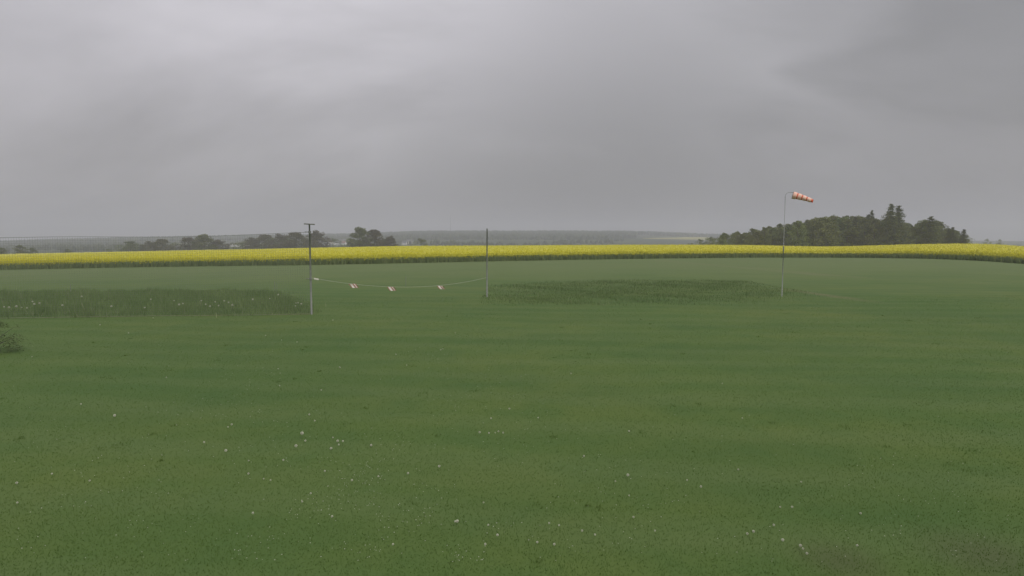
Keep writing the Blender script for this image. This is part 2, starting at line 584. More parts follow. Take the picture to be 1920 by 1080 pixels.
def rapeseed():
    V, Fc, Mi, T = [], [], [], []
    base = 0

    def put(v, f, mi, tn):
        nonlocal base
        V.append(v); Fc.append(f + base); Mi.append(np.full(len(f), mi) if np.isscalar(mi) else mi); T.append(tn)
        base += len(v)
    # closed canopy sheet: many small uneven facets, up over the crest and down the far side
    us = np.arange(-420, 2340, 3.0)
    e = edge_depth(us) + 2.5
    s = np.concatenate([np.linspace(0, 0.25, 16) ** 1.0, np.linspace(0.27, 1.0, 42)])
    Y = e[None, :] + (YCREST + 60 - e)[None, :] * s[:, None]
    X = (us - 960)[None, :] / F * Y
    X = X + rng.normal(0, 0.12, X.shape); Y = Y + rng.normal(0, 0.3, Y.shape)
    Z = terrain(X, Y) + CROP_H - 0.16 + rng.normal(0, 0.07, X.shape) + 0.08 * pnoise(X, Y, 0.5)
    Z[0] -= 0.3
    n0, n1 = X.shape
    idx = np.arange(n0 * n1).reshape(n0, n1)
    a, b, c, d_ = idx[:-1, :-1], idx[:-1, 1:], idx[1:, 1:], idx[1:, :-1]
    tri = np.concatenate([np.stack([a, b, c], -1).reshape(-1, 3), np.stack([a, c, d_], -1).reshape(-1, 3)])
    put(np.stack([X, Y, Z], -1).reshape(-1, 3), tri, 0, rng.uniform(0.1, 0.8, X.size))
    # flower heads standing out of the canopy
    n = 90000
    u = rng.uniform(-420, 2340, n); ee = edge_depth(u) + 0.3
    y = ee + (YCREST + 8 - ee) * rng.uniform(0, 1, n) ** 1.6
    x = (u - 960) / F * y
    top = terrain(x, y) + CROP_H + rng.normal(0, 0.09, n) + 0.06 * pnoise(x, y, 0.5)
    w = rng.uniform(0.05, 0.11, n) * (0.8 + y / 260); hh = rng.uniform(0.18, 0.36, n)
    ang = rng.uniform(0, np.pi, n); dx, dy = np.cos(ang) * w, np.sin(ang) * w
    v = np.empty((n, 3, 3))
    v[:, 0] = np.stack([x - dx, y - dy, top - hh * .4], -1); v[:, 1] = np.stack([x + dx, y + dy, top - hh * .3], -1)
    v[:, 2] = np.stack([x + rng.normal(0, .03, n), y, top + hh * .45], -1)
    put(v.reshape(-1, 3), np.arange(3 * n).reshape(n, 3), 0, np.repeat(rng.uniform(0.2, 1, n), 3))
    # the standing edge of the crop: leafy stems with flowering tips
    n = 100000
    u = rng.uniform(-420, 2340, n); ee = edge_depth(u)
    y = ee + np.abs(rng.normal(0, 2.2, n)) + 0.5 * pnoise(u, u * 0, 0.05) + 0.4 * pnoise(u, u * 0, 0.31)
    x = (u - 960) / F * y
    h = (CROP_H - 0.12) * rng.uniform(0.35, 1.0, n)
    v, f = blades(x, y, h, rng.uniform(0.05, 0.16, n), 0.3)
    put(v, f, 1, np.repeat(rng.uniform(0, 1, n), 3))
    n = 30000
    u = rng.uniform(-420, 2340, n); ee = edge_depth(u)
    y = ee + np.abs(rng.normal(0, 2.4, n)) - 0.15
    x = (u - 960) / F * y
    zt = terrain(x, y) + CROP_H * (0.56 + 0.50 * rng.uniform(0, 1, n) ** 0.6 + 0.09 * pnoise(u, u * 0, 0.23))
    w = rng.uniform(0.05, 0.11, n); hh = rng.uniform(0.12, 0.26, n)
    ang = rng.uniform(0, np.pi, n); dx, dy = np.cos(ang) * w, np.sin(ang) * w
    v = np.empty((n, 3, 3))
    v[:, 0] = np.stack([x - dx, y - dy, zt - hh], -1); v[:, 1] = np.stack([x + dx, y + dy, zt - hh * .8], -1)
    v[:, 2] = np.stack([x, y, zt], -1)
    put(v.reshape(-1, 3), np.arange(3 * n).reshape(n, 3), 0, np.repeat(rng.uniform(0.1, .9, n), 3))
    flower = tone_mat('rapeseed_flower', (0.42, 0.40, 0.028), (0.60, 0.56, 0.038), nscale=0.03, namp=0.4)
    stem = tone_mat('rapeseed_stem', (0.160, 0.215, 0.090), (0.270, 0.315, 0.135), trans=0.3)
    me = np_mesh('rapeseed_field', np.concatenate(V), np.concatenate(Fc), [flower, stem], np.concatenate(Mi), np.concatenate(T))
    tag(link('rapeseed_field', me), 'broad band of yellow flowering rapeseed with a dark green standing edge', 'rapeseed', kind='stuff')


rapeseed()

# ------------------------------------------------------------------ far slopes: pale field, hill woods


def far_field(name, rows_l, rows_r, u0, u1, mat, lift):
    us = np.linspace(u0, u1, 26)
    V = []
    NS = 9
    for k in range(NS):
        for i, u in enumerate(us):
            t = i / (len(us) - 1)
            ra = rows_l[0] * (1 - t) + rows_r[0] * t
            rb = rows_l[1] * (1 - t) + rows_r[1] * t
            row = ra + (rb - ra) * k / (NS - 1)
            ysamp = np.linspace(850, 2560, 300)
            zs = terrain(xat(u, 1.0) * ysamp, ysamp)
            rr = HOR - (zs - H) * F / ysamp
            j = int(np.argmin(np.abs(rr - row)))
            y = ysamp[j]
            V.append((xat(u, y), y, float(zs[j]) + lift))
    n1 = len(us)
    q = [(k * n1 + i, k * n1 + i + 1, (k + 1) * n1 + i + 1, (k + 1) * n1 + i) for k in range(NS - 1) for i in range(n1 - 1)]
    tag(link(name, np_mesh(name, V, q, mat, smooth=True)), kind='structure')


m_far_rape = simple_mat('far_rape', (0.26, 0.25, 0.06), (0.34, 0.32, 0.07), 0.01, 0.9)
far_field('distant_field', (448.2, 447.4), (450.8, 444.2), 1205, 1330, m_far_rape, 1.2)


def hill_wood(name, label, u0, u1, y0, y1, n, hmin, hmax, keep=None):
    V, Fc, T = [], [], []
    # a crown: squashed, irregular 14-face lump on its own spot of the slope
    ring = 6
    u = rng.uniform(u0, u1, n); y = y0 + (y1 - y0) * rng.uniform(0, 1, n) ** 0.8
    x = (u - 960) / F * y
    if keep is not None:
        k = keep(x, y, u); x, y, u = x[k], y[k], u[k]
    n = len(x)
    z = terrain(x, y)
    h = rng.uniform(hmin, hmax, n); r = h * rng.uniform(0.3, 0.5, n)
    ang = np.linspace(0, 2 * np.pi, ring, endpoint=False)
    vs_ = np.empty((n, 2 * ring + 1, 3))
    for lv, (fz, fr) in enumerate(((0.0, 0.9), (0.6, 1.0))):
        for q in range(ring):
            rr = r * fr * rng.uniform(0.75, 1.2, n)
            vs_[:, lv * ring + q] = np.stack([x + np.cos(ang[q]) * rr, y + np.sin(ang[q]) * rr, z - 0.5 + h * fz * rng.uniform(.85, 1.15, n)], -1)
    vs_[:, 2 * ring] = np.stack([x, y, z + h], -1)
    f = []
    for q in range(ring):
        a, b = q, (q + 1) % ring
        f += [(a, b, ring + b), (a, ring + b, ring + a), (ring + a, ring + b, 2 * ring)]
    f = np.array(f)
    Fc = (f[None] + (np.arange(n) * (2 * ring + 1))[:, None, None]).reshape(-1, 3)
    tone = np.repeat(rng.uniform(0, 1, n), 2 * ring + 1)
    m = tone_mat(name + '_leaf', (0.022, 0.036, 0.020), (0.052, 0.066, 0.034))
    tag(link(name, np_mesh(name, vs_.reshape(-1, 3), Fc, m, tone=tone)), label, 'wood', kind='stuff')


hill_wood('distant_forest', 'hazy dark forest covering the far ridge along the horizon', -500, 1600, 1750, 2650, 26000, 9, 18,
          lambda x, y, u: ((y > 2350) | (pnoise(x, y, 0.0035) > -0.15) | (u < 340)) & ~((u > 1190) & (u < 1335) & (y < 2500)))
hill_wood('valley_hedges', 'scattered hazy hedges and copses in the valley beyond the rapeseed', -500, 1500, 880, 1850, 4200, 5, 11,
          lambda x, y, u: ((pnoise(x, y, 0.006) > 0.2) | ((u < 330) & (y > 1100) & (pnoise(x, y, 0.005) > -0.35))) & ~((u > 1170) & (u < 1340)))

# ------------------------------------------------------------------ trees
m_bark = simple_mat('bark', (0.055, 0.046, 0.038), (0.095, 0.080, 0.066), 3.0, 0.9, bump=0.4)
LEAF = {
    'green': tone_mat('leaf_green', (0.095, 0.122, 0.048), (0.190, 0.220, 0.090), trans=0.35, vary=True),
    'fresh': tone_mat('leaf_fresh', (0.105, 0.140, 0.050), (0.200, 0.235, 0.090), trans=0.35, vary=True),
    'brown': tone_mat('leaf_brown', (0.080, 0.078, 0.052), (0.155, 0.145, 0.090), trans=0.35, vary=True),
    'spruce': tone_mat('leaf_spruce', (0.055, 0.078, 0.036), (0.120, 0.148, 0.064), trans=0.35, vary=True),
}


def leaf_quads(c, size, tone, up=0.5):
    n = len(c)
    nrm = rng.normal(0, 1, (n, 3)); nrm[:, 2] = np.abs(nrm[:, 2]) + up
    nrm /= np.linalg.norm(nrm, axis=1)[:, None]
    a = np.cross(nrm, rng.normal(0, 1, (n, 3))); a /= np.linalg.norm(a, axis=1)[:, None] + 1e-9
    b = np.cross(nrm, a)
    s = size[:, None]
    v = np.stack([c - a * s, c + b * s * 0.7, c + a * s, c - b * s * 0.7], 1).reshape(-1, 3)
    return v, np.arange(4 * n).reshape(n, 4), np.repeat(tone, 4)


def make_broadleaf(kind, ncl, nleaf, wide, seed, low=0.12, gap=0.0):
    """unit tree one metre tall: meshes for trunk and crown"""
    g = np.random.default_rng(seed)
    mb = MB()
    mb.tube([(0, 0, -0.05), (0.004, 0.003, 0.12), (-0.006, 0.004, 0.3), (0.005, -0.004, 0.55)], [0.026, 0.02, 0.016, 0.007], 7)
    cents = []
    for i in range(ncl):
        t = low + (0.95 - low) * g.uniform(0, 1) ** 1.2
        env = math.sin(math.pi * min(max((t - low * 0.6) / (1.02 - low * 0.6), 0), 1) ** 0.6) ** 0.72
        if t < 0.6: env = max(env, 0.92)
        r = wide * env * math.sqrt(g.uniform(0.12, 1.0))
        w = g.uniform(0, 2 * math.pi)
        cents.append((r * math.cos(w), r * math.sin(w), t))
    for i in range(4):
        w = g.uniform(0, 2 * math.pi); r = wide * g.uniform(0.0, 0.25)
        cents.append((r * math.cos(w), r * math.sin(w), g.uniform(0.80, 0.92)))
    ncl = len(cents)
    for i, c in enumerate(cents):
        if i % 5 == 0:
            z0 = max(0.12, c[2] * 0.55)
            mb.tube([(0, 0, z0), (c[0] * 0.5, c[1] * 0.5, (z0 + c[2]) / 2 + 0.02), c], [0.010, 0.006, 0.002], 5)
    C, S, T = [], [], []
    for c in cents:
        n = int(nleaf / ncl * g.uniform(0.6, 1.4))
        rad = g.uniform(0.075, 0.14) * (wide / 0.4) * (1.35 - 0.6 * c[2])
        p = g.normal(0, 1, (n, 3)); p /= np.linalg.norm(p, axis=1)[:, None]
        p *= (rad * g.uniform(0.35, 1.0, n) ** 0.6)[:, None] * np.array([1.15, 1.15, 0.85])
        C.append(p + np.array(c)); S.append(g.uniform(0.012, 0.027, n)); T.append(np.clip(g.uniform(0.1, 0.75) + g.normal(0, 0.16, n), 0, 1))
    v, f, t = leaf_quads(np.concatenate(C), np.concatenate(S), np.concatenate(T))
    v[:, 2] = np.maximum(v[:, 2], 0.0)
    crown = np_mesh('crown', v, f, LEAF[kind], tone=t)
    return mb.mesh('trunk', m_bark, True), crown


def make_spruce(seed, wide=0.17, rag=1.0):
    g = np.random.default_rng(seed)
    mb = MB(); mb.tube([(0, 0, -0.04), (0, 0, 0.5), (0.002, 0, 0.985)], [0.018, 0.01, 0.002], 6)
    C, S, T = [], [], []
    z = 0.10
    while z < 0.97:
        nb = g.integers(5, 8)
        for q in range(nb):
            w = g.uniform(0, 2 * math.pi)
            L = wide * (1.0 - z) ** 0.75 * g.uniform(0.55, 1.25 * rag) + 0.012
            n = int(10 + 60 * L / wide)
            s = g.uniform(0, 1, n)
            p = np.stack([np.cos(w) * L * s, np.sin(w) * L * s, z - 0.22 * L * s + 0.10 * L * s * s], -1) + g.normal(0, 0.010, (n, 3))
            C.append(p); S.append(g.uniform(0.008, 0.018, n)); T.append(np.clip(g.uniform(0.1, 0.7) + g.normal(0, .15, n), 0, 1))
        z += g.uniform(0.022, 0.042)
    v, f, t = leaf_quads(np.concatenate(C), np.concatenate(S), np.concatenate(T), 0.9)
    return mb.mesh('trunk', m_bark, True), np_mesh('crown', v, f, LEAF['spruce'], tone=t)


PROTO = {
    'oak': make_broadleaf('green', 62, 7000, 0.40, 1, 0.12), 'lime': make_broadleaf('green', 40, 3800, 0.34, 2, 0.08),
    'beech': make_broadleaf('fresh', 48, 4800, 0.38, 3, 0.06), 'ash': make_broadleaf('brown', 60, 6800, 0.42, 4, 0.10),
    'bare': make_broadleaf('brown', 58, 6400, 0.40, 5, 0.10), 'bush': make_broadleaf('fresh', 30, 2400, 0.62, 6, 0.03),
    'thicket': make_broadleaf('green', 34, 2600, 0.66, 7, 0.03), 'spruce': make_spruce(8), 'spruce_b': make_spruce(9, 0.20, 1.15),
    'pine': make_spruce(10, 0.30, 1.3),
}


def tree(name, proto, u, y, top_row, label, cat='tree', group=None, wscale=1.0, sink=0.0):
    x = xat(u, y); z = tz(x, y) - sink
    h = zrow(top_row, y) - z
    o = empty(name, (x, y, z), random.uniform(0, 6.28))
    o.scale = (h * wscale, h * wscale, h)
    tr, cr = PROTO[proto]
    link('trunk', tr, o); link('crown', cr, o)
    tag(o, label, cat, group)
    return o


# lone trees and clumps past the crest, left half of the picture
LT = [
    ('broadleaf_tree', 'oak', 676, 560, 426.5, 'taller left tree of the big dark pair on the skyline, with a knobbed crown', 0.95),
    ('broadleaf_tree', 'ash', 703, 570, 429.5, 'rounder right tree of the big dark pair on the skyline', 1.0),
    ('broadleaf_tree', 'bare', 733, 560, 442, 'small faint tree just right of the big pair on the skyline', 1.0),
    ('broadleaf_tree', 'bare', 594, 640, 431.5, 'blunt topped grey tree right beside the net pole on the skyline', 1.05),
    ('broadleaf_tree', 'ash', 556, 620, 434.5, 'grey brown tree close left of the net pole on the skyline', 1.2),
    ('broadleaf_tree', 'bare', 528, 630, 438.5, 'middle tree of the grey row left of the net pole', 1.2),
    ('broadleaf_tree', 'ash', 498, 640, 439, 'low grey tree heading the row left of the net pole', 1.3),
    ('broadleaf_tree', 'bare', 474, 650, 445, 'small grey tree at the left end of the row by the net pole', 1.3),
    ('broadleaf_tree', 'oak', 385, 600, 439.5, 'broad hazy tree on the left skyline, highest of its clump', 1.25),
    ('broadleaf_tree', 'ash', 356, 610, 444.5, 'lower hazy tree leaning on the highest of the left clump', 1.3),
    ('broadleaf_tree', 'bare', 410, 610, 449, 'low hazy tree at the right foot of the left clump', 1.4),
    ('broadleaf_tree', 'ash', 305, 590, 447.5, 'rounded brownish tree between the two left clumps', 1.35),
    ('broadleaf_tree', 'bare', 283, 600, 452, 'small brownish tree beside the rounded one on the left', 1.4),
    ('broadleaf_tree', 'beech', 246, 590, 451.5, 'yellowish green hazy tree on the left skyline', 1.45),
    ('broadleaf_tree', 'beech', 40, 480, 459, 'green rounded treetop showing over the far left of the rapeseed', 1.3),
    ('broadleaf_tree', 'lime', 62, 480, 464.5, 'small green treetop right of the rounded one at the far left', 1.5),
    ('broadleaf_tree', 'beech', 4, 480, 464, 'treetop cut by the left edge of the picture', 1.5),
    ('broadleaf_tree', 'beech', 128, 500, 467, 'low bushy top over the left rapeseed, alone on the skyline', 1.6),
    ('bush', 'bush', 790, 480, 447.5, 'broad greenish bush above the middle of the rapeseed', 0.95),
    ('bush', 'bush', 205, 520, 466.5, 'low hazy bush left of the yellowish tree', 1.0),
    ('bush', 'thicket', 438, 620, 455, 'low dark thicket between the left clump and the net pole row', 1.2),
    ('bush', 'thicket', 228, 600, 459, 'low hazy thicket at the left foot of the yellowish tree', 1.2),
    ('bush', 'bush', 266, 610, 458, 'low hazy bush filling the gap right of the yellowish tree', 1.2),
    ('bush', 'thicket', 331, 615, 455, 'low hazy thicket joining the brownish tree to the left clump', 1.3),
    ('bush', 'thicket', 372, 620, 452, 'low dense thicket under the highest tree of the left clump', 1.2),
    ('bush', 'bush', 456, 640, 452.5, 'low grey bush at the left foot of the net pole row', 1.2),
    ('bush', 'thicket', 513, 640, 447, 'dense thicket in the left half of the net pole row', 1.2),
    ('bush', 'thicket', 543, 630, 446, 'dense thicket in the right half of the net pole row', 1.2),
    ('bush', 'thicket', 578, 650, 447, 'dense thicket directly behind the net pole', 1.1),
    ('bush', 'thicket', 689, 580, 446, 'dense thicket between the trunks of the big pair', 1.1),
    ('bush', 'thicket', 719, 575, 448, 'low thicket right under the big pair', 1.1),
    ('bush', 'thicket', 625, 660, 447.5, 'low thicket below the village roofs right of the net pole', 1.2),
]
for nm, pr, u, y, row, lb, ws in LT:
    tree(nm, pr, u, y, row, lb, 'tree' if nm != 'bush' else 'bush', None, ws * 1.22)

# the mixed wood on the right
WOOD_T = [(1290, 455), (1310, 451), (1330, 446), (1360, 440), (1400, 432), (1440, 424), (1480, 417), (1500, 412), (1540, 405), (1580, 403), (1610, 405), (1640, 407),
          (1660, 406), (1690, 411), (1715, 424), (1745, 414), (1765, 424), (1785, 434), (1815, 446)]
wt = lambda u: float(np.interp(u, [p[0] for p in WOOD_T], [p[1] for p in WOOD_T]))
kinds = ['oak', 'lime', 'beech', 'oak', 'lime']
for rowi, (dep, step, off, dr) in enumerate(((345, 16, 0, 4.0), (368, 17, 6, 0.5), (392, 19, 3, 0.0))):
    u = 1290 + off
    while u < 1812:
        top = wt(u) + dr * random.uniform(0.3, 2.0) + random.uniform(-4.0, 5.0)
        pr = random.choice(kinds)
        if u > 1600 and random.random() < 0.25: pr = 'spruce_b'
        small = top > 440
        if small and pr != 'spruce_b': pr = random.choice(['bush', 'thicket'])
        ws = random.uniform(0.85, 1.15) if pr not in ('bush', 'thicket') else random.uniform(0.8, 1.1)
        if pr == 'spruce_b':
            tree('spruce_tree', pr, u, dep + random.uniform(-8, 8), top - 2, 'dark spruce rising inside the right half of the mixed wood', 'tree', 'spruces inside the wood', 1.1)
        elif small:
            tree('wood_edge_shrub', pr, u, dep + random.uniform(-8, 8), top, 'low bushy shrub at the tapering end of the wood', 'shrub', 'shrubs at the ends of the wood', ws)
        else:
            tree('broadleaf_tree', pr, u, dep + random.uniform(-8, 8), top, 'leafy green tree in the mixed wood beyond the rapeseed on the right', 'tree', 'leafy trees of the wood', ws)
        u += step * random.uniform(0.8, 1.2)
for u, y, row, pr, lb, ws in (
    (1666, 338, 381.5, 'pine', 'tallest spruce of the wood, left one of the twin spires', 0.92),
    (1681, 342, 385, 'pine', 'right one of the twin spruce spires in the wood', 1.0),
    (1631, 350, 393.5, 'pine', 'thin spruce top sticking out left of the twin spires', 0.6),
    (1742, 336, 405, 'pine', 'ragged pointed tree right of the twin spires', 1.3),
    (1728, 340, 413, 'oak', 'leafy tree filling the notch right of the twin spires', 1.0),
    (1783, 338, 425, 'spruce_b', 'small pointed spruce near the right end of the wood', 1.5),
    (1804, 336, 429, 'spruce_b', 'last small spruce at the right end of the wood', 1.6)):
    tree('spruce_tree' if pr != 'oak' else 'broadleaf_tree', pr, u, y, row, lb, 'tree', None, ws)
for u, y, row, lb in ((1848, 335, 448, 'small lone shrub on the crest right of the wood'), (1871, 335, 449, 'outermost small shrub on the crest, farthest right')):
    tree('lone_shrub', 'thicket', u, y, row, lb, 'shrub', None, 0.72)

# ------------------------------------------------------------------ village in the valley
m_wall = [simple_mat('plaster_white', (0.74, 0.73, 0.70), (0.82, 0.81, 0.78), 0.4, 0.8),
          simple_mat('plaster_cream', (0.66, 0.62, 0.54), (0.74, 0.70, 0.62), 0.4, 0.8)]
m_roof = [simple_mat('roof_slate', (0.10, 0.10, 0.11), (0.15, 0.15, 0.16), 1.0, 0.7), simple_mat('roof_tile', (0.20, 0.10, 0.08), (0.27, 0.14, 0.10), 1.0, 0.8)]
m_pane = simple_mat('house_pane', (0.05, 0.06, 0.07), (0.08, 0.09, 0.10), 1.0, 0.2)


def house_mesh(L, W, hw, hr):
    w = MB(); w.box((0, 0, hw / 2 - 1), (L, W, hw + 2))
    w.add([(-L / 2 + .02, -W / 2, hw), (-L / 2 + .02, W / 2, hw), (-L / 2 + .02, 0, hw + hr), (L / 2 - .02, -W / 2, hw), (L / 2 - .02, W / 2, hw), (L / 2 - .02, 0, hw + hr)],
          [(0, 1, 2), (3, 5, 4)])
    r = MB(); o = 0.4; th = 0.25
    for sgn in (-1, 1):
        e = Vector((0, sgn * (W / 2 + o), hw - o * hr / (W / 2)))
        for_top = [(-L / 2 - o, e.y, e.z), (L / 2 + o, e.y, e.z), (L / 2 + o, 0, hw + hr), (-L / 2 - o, 0, hw + hr)]
        vv = [(a, b, c + 0.03) for a, b, c in for_top] + [(a, b, c + th) for a, b, c in for_top]
        r.add(vv, [(0, 1, 2, 3), (4, 7, 6, 5), (0, 4, 5, 1), (1, 5, 6, 2), (2, 6, 7, 3), (3, 7, 4, 0)])
    r.box((L * 0.2, W * 0.08, hw + hr + 0.5), (0.7, 0.7, 1.6))
    return w, r, [(fx * L, -W / 2 - 0.02, hw * fz) for fx in (-0.3, 0.0, 0.3) for fz in (0.3, 0.75)]


WINDOW = MB().box((0, 0, 0), (1.2, 0.06, 1.4)).mesh('window', m_pane)


HM = []
for (L, W, hw, hr) in ((12, 9, 5.5, 4.0), (9, 8, 4.5, 4.0), (19, 10, 6.0, 4.0)):
    w, r, p = house_mesh(L, W, hw, hr)
    HM.append((w, r, p))
house_spots = [
    # u, depth, type, wall, roof, turn, label
    (430, 1500, 1, 1, 0, .3, 'small pale house leftmost in the village between the hazy trees'), (438, 1520, 2, 0, 0, -.1, 'long white house, brightest and widest of the left village group'),
    (446, 1540, 0, 0, 0, .2, 'white house right of the long one in the left village group'), (463, 1560, 0, 1, 0, .4, 'pale house nearer the grey tree row in the left village group'),
    (473, 1545, 1, 0, 0, 0., 'small white house at the right end of the left village group'),
    (572, 1180, 1, 0, 0, .1, 'lone white gable low down, left of the net pole'), (592, 1850, 1, 0, 0, .3, 'white house high up behind the blunt grey tree'),
    (606, 1650, 0, 1, 0, .1, 'pale house close right of the blunt grey tree'), (612, 1580, 0, 0, 0, -.2, 'bright white house right of the net pole, lowest of its group'),
    (622, 1720, 1, 1, 1, .2, 'cream house with a dark roof in the middle of the right village group'), (631, 1600, 0, 0, 0, .5, 'white house in the middle of the right village group'),
    (641, 1780, 2, 1, 0, 0., 'long pale house on the upper row of the right village group'), (646, 1620, 1, 0, 1, -.3, 'white house left of the big tree pair'),
    (651, 1850, 2, 1, 0, .1, 'long pale house just above and left of the big tree pair'), (737, 1450, 1, 0, 0, .2, 'small white house right of the small tree by the big pair'),
    (759, 1480, 1, 0, 0, -.1, 'tiny white house at the right end, below the forested ridge'), (768, 1600, 0, 1, 0, .3, 'pale house farthest right of the village'),
]
for u, y, ty, wi, ri, rz, lb in house_spots:
    y *= 0.88
    x = xat(u, y)
    h = empty('house', (x, y, tz(x, y)), rz)
    w, r, p = HM[ty]
    w.build('wall', m_wall[wi], h); r.build('roof', m_roof[ri], h); [link('window', WINDOW, h, c) for c in p]
    tag(h, lb, 'house', 'village houses')

# transmitter mast on the ridge
m_steel = simple_mat('galvanised_steel', (0.16, 0.165, 0.17), (0.24, 0.245, 0.25), 8.0, 0.55, 0.3)
y = 2570; x = xat(845, y); z0 = tz(x, y)
mt = empty('radio_mast', (x, y, z0))
zt = zrow(407, y) - z0
mb = MB()
for k in range(3):
    a = k * 2 * math.pi / 3
    mb.tube([(1.1 * math.cos(a), 1.1 * math.sin(a), -1), (0.7 * math.cos(a), 0.7 * math.sin(a), zt)], 0.22, 6)
mb.build('lattice_leg', m_steel, mt)
mb = MB()
n = 26
for i in range(n):
    za, zb = zt * i / n, zt * (i + 1) / n
    for k in range(3):
        a, b = k * 2 * math.pi / 3, (k + 1) * 2 * math.pi / 3
        ra, rb = 1.1 - 0.4 * i / n, 1.1 - 0.4 * (i + 1) / n
        mb.tube([(ra * math.cos(a), ra * math.sin(a), za), (rb * math.cos(b), rb * math.sin(b), zb)], 0.12, 4)
mb.build('lattice_brace', m_steel, mt)
mb = MB(); mb.tube([(0, 0, zt - 2), (0, 0, zt + 7)], [0.25, 0.12], 6); mb.build('antenna', m_steel, mt)
tag(mt, 'very thin tall radio mast on the far ridge', 'mast')

# ------------------------------------------------------------------ the safety net and its poles
m_pole = simple_mat('weathered_pole', (0.175, 0.185, 0.158), (0.225, 0.232, 0.205), 5.0, 0.75, bump=0.3)
m_net = simple_mat('net_twine', (0.15, 0.165, 0.14), (0.20, 0.21, 0.19), 10.0, 0.85)
m_twine_pale = simple_mat('weathered_rope', (0.17, 0.18, 0.11), (0.24, 0.24, 0.16), 14.0, 0.9)
m_rope = simple_mat('pale_rope', (0.52, 0.50, 0.44), (0.66, 0.64, 0.56), 14.0, 0.85)


def net_pole(u, row, top_row, label, bar=True, lean=0.0):
    x, y = on_ground(u, row)
    z = tz(x, y)
    ht = zrow(top_row, y) - z
    o = empty('net_pole', (x, y, z))
    mb = MB(); mb.tube([(0, 0, -0.3), (0.0, 0, ht * 0.45), (lean, 0, ht)], [0.054, 0.050, 0.042], 10)
    mb.build('mast', m_pole, o, smooth=True)
    if bar:
        mb = MB(); mb.tube([(-0.29, -0.02, ht + 0.035), (0.29, 0.02, ht + 0.0)], 0.035, 8)
        mb.build('crossbar', m_pole, o)
        for hz in (ht - 0.42, 2.0):
            mb = MB(); mb.tube([(0.0, 0, hz - 0.05), (0.0, 0, hz + 0.05)], 0.085, 10)
            mb.tube([(-0.08, 0, hz), (-0.26, 0, hz + 0.01)], 0.022, 6)
            mb.build('rope_clamp', m_pole, o)
    else:
        mb = MB(); mb.tube([(lean, 0, ht - 0.01), (lean, 0, ht + 0.05)], [0.066, 0.05], 10); mb.build('pole_cap', m_pole, o)
    tag(o, label, 'pole', 'poles of the safety net')
    return o, ht


P1, h1 = net_pole(582, 590, 421, 'dark T-topped pole at the right end of the net')
P2, h2 = net_pole(913, 557, 430, 'plain dark pole without crossbar at the far end of the flagged rope', bar=False, lean=0.02)

# net: top rope, bottom rope and twine mesh, running left from the pole
A = Vector((P1.location.x, P1.location.y, 0)); B = Vector((net_end.x, net_end.y, 0))
nroot = empty('safety_net', (A.x, A.y, tz(A.x, A.y)))
Lnet = (B - A).length
dirn = (B - A).normalized()
ztop = zrow(435.5, A.y) - tz(A.x, A.y)
NSPAN = 2


def net_pt(s, f):
    p = dirn * s
    g = tz(A.x + p.x, A.y + p.y) - nroot.location.z
    top = ztop - 0.30 * math.sin(math.pi * min(s / 18.0, 1.0) * 0.5) - 0.1 * math.sin(math.pi * s / 13.5) ** 2
    return Vector((p.x, p.y + 0.03 * math.sin(s * 1.7 + f * 3), g + 0.03 + (top - 0.03) * f))


mb = MB(); mb.tube([net_pt(s, 1.0) for s in np.linspace(0.05, Lnet, 40)], 0.011, 6); mb.build('top_rope', m_net, nroot)
mb = MB(); mb.tube([net_pt(s, 0.0) for s in np.linspace(0.05, Lnet, 40)], 0.014, 6); mb.build('bottom_rope', m_twine_pale, nroot)
mb = MB()
cell = 0.125
for i in range(int(Lnet / cell)):
    mb.tube([net_pt(0.08 + i * cell, f) for f in (0, .25, .5, .75, 1)], 0.0032, 3, cap=False)
for j in range(1, int(ztop / cell)):
    mb.tube([net_pt(s, j * cell / ztop) for s in np.linspace(0.08, Lnet, 28)], 0.0032, 3, cap=False)
mb.build('twine_mesh', m_net, nroot)
tag(nroot, 'fine see-through safety net spanning from the T-topped pole to the left edge', 'net')
xe, ye = B.x, B.y
pe = empty('net_pole', (xe, ye, tz(xe, ye)))
mb = MB(); mb.tube([(0, 0, -0.3), (0, 0, 2.2), (0, 0, h1)], [0.054, 0.050, 0.042], 10); mb.build('mast', m_pole, pe, smooth=True)
mb = MB(); mb.tube([(-0.29, -0.02, h1 + 0.02), (0.29, 0.02, h1 + 0.02)], 0.035, 8); mb.build('crossbar', m_pole, pe)
tag(pe, 'net pole holding the left end of the net, outside the picture', 'pole', 'poles of the safety net')

# ------------------------------------------------------------------ flagged rope between the two poles
m_red = simple_mat('tape_red', (0.27, 0.095, 0.06), (0.35, 0.13, 0.085), 20.0, 0.6)
m_white = simple_mat('tape_white', (0.62, 0.59, 0.50), (0.72, 0.69, 0.60), 20.0, 0.6)
rr = empty('flagged_rope', (P1.location.x, P1.location.y, P1.location.z))
q0 = Vector((0.06, 0.03, 2.05)); q1 = P2.location - P1.location + Vector((-0.05, -0.03, 1.42))


def rope_pt(t):
    p = q0.lerp(q1, t)
    return p + Vector((0, 0, -4 * 0.60 * t * (1 - t)))


mb = MB(); mb.tube([rope_pt(t) for t in np.linspace(0, 1, 60)], 0.0055, 6); mb.build('rope', m_rope, rr)


def rope_t_at(u):
    best = min(np.linspace(0, 1, 2001), key=lambda t: abs(960 + F * (rope_pt(t).x + rr.location.x) / (rope_pt(t).y + rr.location.y) - u))
    return float(best)


